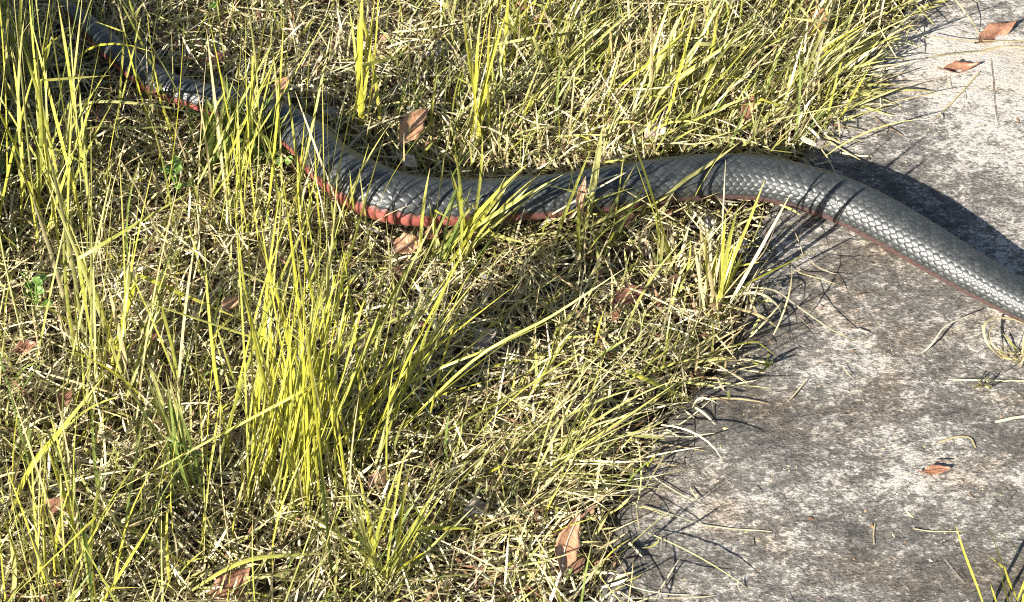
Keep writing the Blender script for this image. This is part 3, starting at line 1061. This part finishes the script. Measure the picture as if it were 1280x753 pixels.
tussock("sprout", "tiny green sprout on concrete right of the low dry tuft", 957, 466, 9, 5, 14, [(940, 455), (955, 446), (972, 455)], {'lime': 3, 'green': 2}, (1.8, 3), 0.05, 0.0, None, jit=5, cat="sprout")
tussock("sprout", "small dry sprout on concrete beside the level golden straw", 1228, 492, 12, 6, 16, [(1205, 478), (1225, 468), (1245, 480)], {'straw': 3, 'olive': 2}, (1.6, 2.8), 0.06, 0.0, None, jit=6, cat="sprout")
tussock("dry_grass_tuft", "wispy dry tuft at the right edge below the snake", 1272, 462, 18, 10, 22, [(1235, 430), (1262, 415), (1290, 430)], DRY, (1.8, 3.2), 0.08, 0.0, None, jit=9, cat="grass tuft")

# ------------------------------------------------------------------ fallen leaves
LM = {
    'rust': leaf_material("rust_leaf", (0.15, 0.068, 0.038), (0.34, 0.175, 0.105)),
    'tan': leaf_material("tan_leaf", (0.28, 0.13, 0.065), (0.48, 0.28, 0.16)),
    'dark': leaf_material("dark_leaf", (0.07, 0.030, 0.02), (0.17, 0.072, 0.048)),
    'pale': leaf_material("pale_leaf", (0.40, 0.31, 0.23), (0.60, 0.50, 0.40)),
    'greyl': leaf_material("grey_leaf", (0.16, 0.125, 0.095), (0.30, 0.25, 0.19)),
    'fresh': leaf_material("fresh_leaf", (0.06, 0.13, 0.02), (0.17, 0.28, 0.05)),
}
LG_ = "fallen leaves in the grass and on the path"


def leaf_mesh(name, L, W, curl, cup, wav, skew=0.0, blunt=1.0, seed=0):
    r = np.random.default_rng(seed)
    S, K = 15, 7
    t = np.linspace(0, 1, S)
    half = W * 0.5 * (np.sin(np.pi * t ** 0.85) ** blunt) + 0.0004
    half = half * (1 + 0.10 * np.sin(t * 23 + seed) * (t > 0.1))
    k = np.linspace(-1, 1, K)
    X = np.repeat((t * L)[:, None], K, 1) - L / 2
    Yy = half[:, None] * k[None] + (skew * W * np.sin(np.pi * t))[:, None]
    Z = cup * half[:, None] * (k[None] ** 2) + curl * L * ((t - 0.5) ** 2)[:, None] * 2 + wav * W * np.sin(t * 9 + seed)[:, None] * k[None]
    top = np.stack([X, Yy, Z], -1).reshape(-1, 3)
    th_ = 0.00035
    bot = top - [0, 0, th_]
    F1 = grid_faces(S, K)
    n = S * K
    F2 = F1[:, ::-1] + n
    rim = [i for i in range(K)] + [i * K + K - 1 for i in range(1, S)] + [(S - 1) * K + j for j in range(K - 2, -1, -1)] + [i * K for i in range(S - 2, 0, -1)]
    rim = np.array(rim)
    nx = np.roll(rim, -1)
    F3 = np.stack([nx, rim, rim + n, nx + n], 1)
    me = mesh_np(name, np.vstack([top, bot]), [np.vstack([F1, F2, F3])])
    rib = top.reshape(S, K, 3)[:, K // 2]
    return me, rib


def tube(name, P, r0, r1, k=5):
    P = np.asarray(P, float)
    T = np.gradient(P, axis=0)
    T /= np.linalg.norm(T, axis=1)[:, None]
    s = np.cross(T, [0.1, 0.2, 1.0])
    s /= np.linalg.norm(s, axis=1)[:, None]
    u = np.cross(s, T)
    rr = np.linspace(r0, r1, len(P))
    a = np.arange(k) * TAU / k
    V = P[:, None] + rr[:, None, None] * (np.cos(a)[None, :, None] * s[:, None] + np.sin(a)[None, :, None] * u[:, None])
    n = len(P)
    ii, jj = np.arange(n - 1)[:, None] * k, np.arange(k)[None]
    F = np.stack([ii + jj, ii + (jj + 1) % k, ii + k + (jj + 1) % k, ii + k + jj], -1).reshape(-1, 4)
    return mesh_np(name, V.reshape(-1, 3), [F])


def dry_leaf(label, p0, p1, wpx, mat, z=0.02, curl=0.15, cup=0.3, wav=0.08, tilt=0.0, roll=0.0, seed=0, blunt=1.0, stem=True, name="dry_leaf"):
    A, B = at(*p0, z), at(*p1, z)
    c = 0.5 * (A + B)
    L = np.linalg.norm(B - A)
    me, rib = leaf_mesh(name, L, wpx * px_size(c) * 1.15, curl, cup, wav, 0.08, blunt, seed)
    o = link(name, me, LM[mat])
    o.location = c
    o.rotation_euler = (roll, -tilt, math.atan2(B[1] - A[1], B[0] - A[0]))
    tag(o, label, "leaf", LG_)
    pts = rib + [0, 0, 0.0004]
    if stem:
        d = rib[0] - rib[1]
        d /= np.linalg.norm(d)
        pts = np.vstack([rib[0] + d * L * 0.16 + [0, 0.001, 0.001], rib[0] + d * L * 0.07, pts])
    link("midrib", tube("midrib", pts, 0.0009, 0.0003), LM['pale' if mat in ('tan', 'pale') else mat], o)
    return o


dry_leaf("curled rust brown leaf standing in straw near the lower path edge", (698, 714), (722, 648), 26, 'tan', 0.035, 0.18, 0.45, 0.1, 0.25, 0.5, 1)
dry_leaf("dark rust leaf at the bottom edge under the flat yellow blade", (265, 765), (312, 712), 34, 'rust', 0.02, 0.1, 0.3, 0.1, 0.1, 0.4, 2)
dry_leaf("rust leaf lying on pale concrete at the upper right", (1220, 58), (1268, 30), 20, 'rust', PATH_Z + 0.002, 0.25, 0.3, 0.15, 0.0, 0.3, 3)
dry_leaf("curled pinkish brown leaf below the rust leaf on concrete", (1176, 92), (1222, 84), 13, 'rust', PATH_Z + 0.001, 0.35, 0.8, 0.12, 0.0, 0.2, 4)
dry_leaf("small narrow reddish leaf alone on the lower concrete", (1153, 591), (1188, 586), 10, 'rust', PATH_Z + 0.001, 0.12, 0.4, 0.08, 0.0, 0.25, 5)
dry_leaf("orange tan leaf in grass at the top right", (1008, 42), (1036, 14), 22, 'tan', 0.04, 0.15, 0.4, 0.1, 0.1, 0.6, 6)
dry_leaf("tan leaf standing behind the snake's left bend", (497, 178), (534, 140), 24, 'tan', 0.035, 0.12, 0.5, 0.1, 0.15, 0.6, 7)
dry_leaf("pale buff leaf lying just above the snake's left bend", (500, 196), (522, 210), 14, 'pale', 0.03, 0.2, 0.4, 0.1, 0.0, 0.3, 8)
dry_leaf("brown leaf upright in grass behind the snake's highest curve", (930, 150), (940, 124), 14, 'rust', 0.04, 0.12, 0.6, 0.1, 0.2, 0.3, 9)
dry_leaf("buff leaf half buried between the top tufts", (806, 175), (832, 158), 20, 'pale', 0.03, 0.2, 0.4, 0.1, 0.0, 0.5, 10)
dry_leaf("dark red brown leaf at the top edge middle", (640, 8), (668, 11), 10, 'rust', 0.035, 0.15, 0.4, 0.1, 0.0, 0.3, 11)
dry_leaf("brown leaf leaning at the top right of the dark red one", (668, 20), (692, 36), 14, 'tan', 0.03, 0.2, 0.4, 0.1, 0.1, 0.3, 12)
dry_leaf("folded tan leaf among stems beside the snake's shaded part", (340, 122), (362, 100), 14, 'tan', 0.05, 0.2, 0.6, 0.1, 0.2, 0.4, 13)
dry_leaf("broad brown leaf in the grass below the snake's middle", (765, 380), (810, 362), 20, 'dark', 0.025, 0.1, 0.4, 0.1, 0.0, 0.3, 14)
dry_leaf("tan leaf tucked under the red flank of the snake", (490, 315), (530, 300), 22, 'tan', 0.025, 0.15, 0.4, 0.1, 0.0, 0.4, 15)
dry_leaf("rusty leaf piece right of the tan leaf under the red flank", (532, 300), (552, 284), 14, 'rust', 0.03, 0.2, 0.5, 0.1, 0.0, 0.4, 16)
dry_leaf("dark red leaf in the left grass beside thin stems", (180, 424), (202, 412), 16, 'dark', 0.035, 0.2, 0.5, 0.1, 0.1, 0.5, 17)
dry_leaf("reddish leaf at the left edge of the grass", (18, 440), (46, 430), 14, 'rust', 0.03, 0.2, 0.4, 0.1, 0.0, 0.4, 18)
dry_leaf("small pink brown leaf below the reddish leaf at left", (72, 510), (90, 490), 14, 'rust', 0.03, 0.2, 0.4, 0.1, 0.0, 0.5, 19)
dry_leaf("tan brown leaf in the lower left grass", (52, 648), (80, 622), 16, 'rust', 0.03, 0.2, 0.4, 0.1, 0.0, 0.5, 20)
dry_leaf("grey curled leaf in the shade right of the fanning blades", (592, 436), (620, 412), 20, 'greyl', 0.025, 0.15, 0.5, 0.1, 0.0, 0.4, 21)
dry_leaf("grey papery leaf under straw left of the curled rust leaf", (580, 645), (612, 630), 20, 'greyl', 0.022, 0.1, 0.3, 0.1, 0.0, 0.3, 22)
dry_leaf("small rust leaf behind the bright tussock", (278, 388), (300, 372), 14, 'tan', 0.03, 0.2, 0.4, 0.1, 0.0, 0.4, 23)
dry_leaf("orange leaf sliver at the foot of the bright tussock", (462, 610), (472, 590), 9, 'tan', 0.06, 0.2, 0.4, 0.1, 0.1, 0.4, 24)
dry_leaf("curled brown leaf by the broad grey green blade", (722, 262), (732, 228), 9, 'tan', 0.085, 0.2, 0.6, 0.15, 0.5, 0.2, 25)
dry_leaf("rusty scrap under the long broad blade", (770, 285), (792, 268), 13, 'rust', 0.03, 0.2, 0.5, 0.12, 0.0, 0.4, 26)
dry_leaf("small red leaf at the left edge near the top corner", (42, 190), (52, 172), 9, 'dark', 0.03, 0.2, 0.4, 0.1, 0.0, 0.4, 27)
dry_leaf("dull brown leaf in the far top left grass", (255, 78), (285, 70), 13, 'dark', 0.03, 0.2, 0.4, 0.1, 0.0, 0.4, 28)

# ------------------------------------------------------------------ stones
M_STONE = plain_noise_material("pale_stone", (0.20, 0.185, 0.16), (0.46, 0.43, 0.38), 120)
bl = rng.normal(0, 1, (400, 3))


def stone(label, x, y, wpx, hpx, seed, z=0.006):
    r = np.random.default_rng(seed)
    c = at(x, y, z)
    s = px_size(c)
    vs_, fs_ = [], []
    NU, NV = 9, 14
    ax = r.normal(0, 1, (9, 3))
    ax /= np.linalg.norm(ax, axis=1)[:, None]
    cut = r.uniform(0.62, 0.95, 9)
    for u in range(NU):
        for v in range(NV):
            a, b = math.pi * u / (NU - 1), TAU * v / NV
            d = np.array([math.sin(a) * math.cos(b), math.sin(a) * math.sin(b), math.cos(a)])
            q = min(1.0, min((cut[k] / max(1e-6, d @ ax[k]) for k in range(9) if d @ ax[k] > 0.05), default=1.0))
            vs_.append(d * q * np.array([wpx * 0.5 * s, hpx * 0.7 * s, hpx * 0.32 * s]))
    for u in range(NU - 1):
        for v in range(NV):
            fs_.append((u * NV + v, (u + 1) * NV + v, (u + 1) * NV + (v + 1) % NV, u * NV + (v + 1) % NV))
    o = link("stone", mesh_np("stone", np.array(vs_), [np.array(fs_)]), M_STONE)
    o.location = c
    o.rotation_euler = (0, 0, r.uniform(0, 1))
    tag(o, label, "stone", "pale stones in the grass")


stone("pale grey stone half hidden in grass at the top middle", 545, 60, 40, 26, 1, 0.012)
stone("smaller pale stone right of the top middle stone", 582, 74, 34, 20, 2, 0.010)
stone("buff pebble in the litter behind the shaded snake", 415, 142, 22, 16, 3, 0.016)
stone("pale chip of stone near the grass edge above the snake", 996, 152, 16, 12, 4, 0.012)
stone("pale stone fragment below the snake beside the path edge tuft", 885, 280, 26, 18, 5, 0.012)
stone("white flat chip on the path edge beneath the tuft", 925, 308, 26, 16, 6, PATH_Z)

# ------------------------------------------------------------------ low weeds
WG = "small leafy weeds in the grass"


def weed(label, x, y, spread, n, seed):
    r = np.random.default_rng(seed)
    O = at(x, y, 0.0)
    e = empty("weed", O, label, "weed", WG)
    s = px_size(O)
    for k in range(n):
        a = r.uniform(0, TAU)
        d = r.uniform(0.2, 1.0) * spread * s
        h = r.uniform(0.02, 0.055)
        tip = np.array([math.cos(a) * d, math.sin(a) * d, h])
        if hits_snake((O + np.array([tip * 0, tip * 0.5, tip, tip * 1.12]))[None], 1.12)[0]:
            continue
        link("stem", tube("stem", bez(np.zeros(3), np.array([tip[0] * 0.3, tip[1] * 0.3, h]), tip, 5), 0.0007, 0.0005, 4), LM['fresh'], e)
        me, _ = leaf_mesh("leaf", r.uniform(9, 15) * s, r.uniform(8, 12) * s, 0.1, 0.3, 0.05, 0, 0.7, k)
        lf = link("leaf", me, LM['fresh'], e)
        lf.location = tip
        lf.rotation_euler = (r.uniform(-0.2, 0.9), r.uniform(-0.5, 0.5), a)


weed("small round leaved green weed in front of the shaded snake bend", 378, 205, 34, 16, 1)
weed("leafy green weed covering the darkest part of the snake", 318, 178, 40, 18, 7)
weed("green weed left of the snake's shaded bend among stems", 342, 200, 24, 9, 2)
weed("green weed at the left edge in the shade", 20, 222, 26, 9, 3)
weed("small green weed low at the left above the reddish leaf", 50, 395, 24, 9, 4)
weed("green weed between the thin stems in the left middle", 225, 250, 26, 10, 5)
weed("green weed at the top edge left of the upright tuft", 262, 12, 28, 10, 6)

# ------------------------------------------------------------------ grit on the concrete
n = 9000
xy = scatter(n, -0.1, 0.85, -0.6, 0.7)
u = xy[:, 0] - edge_x(xy[:, 1])
xy = xy[(u > 0.015) & (rng.random(n) < 0.25 + 0.75 * np.exp(-u / 0.07) + 0.25 * smooth(0.1, 0.35, xy[:, 0]) * smooth(0.0, -0.2, xy[:, 1]))]
n = len(xy)
c = np.column_stack([xy, path_z(xy[:, 0], xy[:, 1])])
sz = rng.lognormal(-0.2, 0.45, n) * 0.0009
octv = np.array([[1, 0, 0], [-1, 0, 0], [0, 1, 0], [0, -1, 0], [0, 0, 0.7], [0, 0, -0.7]])
octf = np.array([[0, 2, 4], [2, 1, 4], [1, 3, 4], [3, 0, 4], [2, 0, 5], [1, 2, 5], [3, 1, 5], [0, 3, 5]])
stretch = np.column_stack([rng.uniform(0.6, 2.2, n), rng.uniform(0.6, 1.2, n), rng.uniform(0.5, 1, n)])
an = rng.uniform(0, TAU, n)
Lc = octv[None] * stretch[:, None] * sz[:, None, None] * rng.uniform(0.75, 1.25, (n, 6, 1))
Rx = Lc[..., 0] * np.cos(an)[:, None] - Lc[..., 1] * np.sin(an)[:, None]
Ry = Lc[..., 0] * np.sin(an)[:, None] + Lc[..., 1] * np.cos(an)[:, None]
V = np.stack([Rx, Ry, Lc[..., 2]], -1) + c[:, None]
F = (octf[None] + (np.arange(n) * 6)[:, None, None]).reshape(-1, 3)
me = mesh_np("grit", V.reshape(-1, 3), [F], False)
attr_color(me, "tint", np.repeat(palette(n, {'brown': 3, 'grey': 3, 'straw': 2, 'cream': 1.2}), 6, 0))
tag(link("grit", me, M_STRAW), "fine grit and plant crumbs scattered on the concrete", "grit", kind="stuff")
# broken straw scraps on the concrete
n = 4200
xy = scatter(n, -0.1, 0.85, -0.6, 0.8)
u = xy[:, 0] - edge_x(xy[:, 1])
xy = xy[(u > 0.004) & (rng.random(n) < 0.03 + 0.9 * np.exp(-u / 0.036))]
n = len(xy)
stuff("straw_scraps", "broken scraps of straw strewn along the concrete edge",
      [field(xy, rn(0, TAU, n), rn(1.45, 1.56, n), rn(0.0, 0.15, n), rng.lognormal(-4.3, 0.5, n), rn(0.0006, 0.0013, n), 5,
             {'straw': 3, 'cream': 3, 'grey': 2, 'brown': 2}, azd=rng.normal(0, 0.5, n), z_jit=0.002)], M_STRAW)
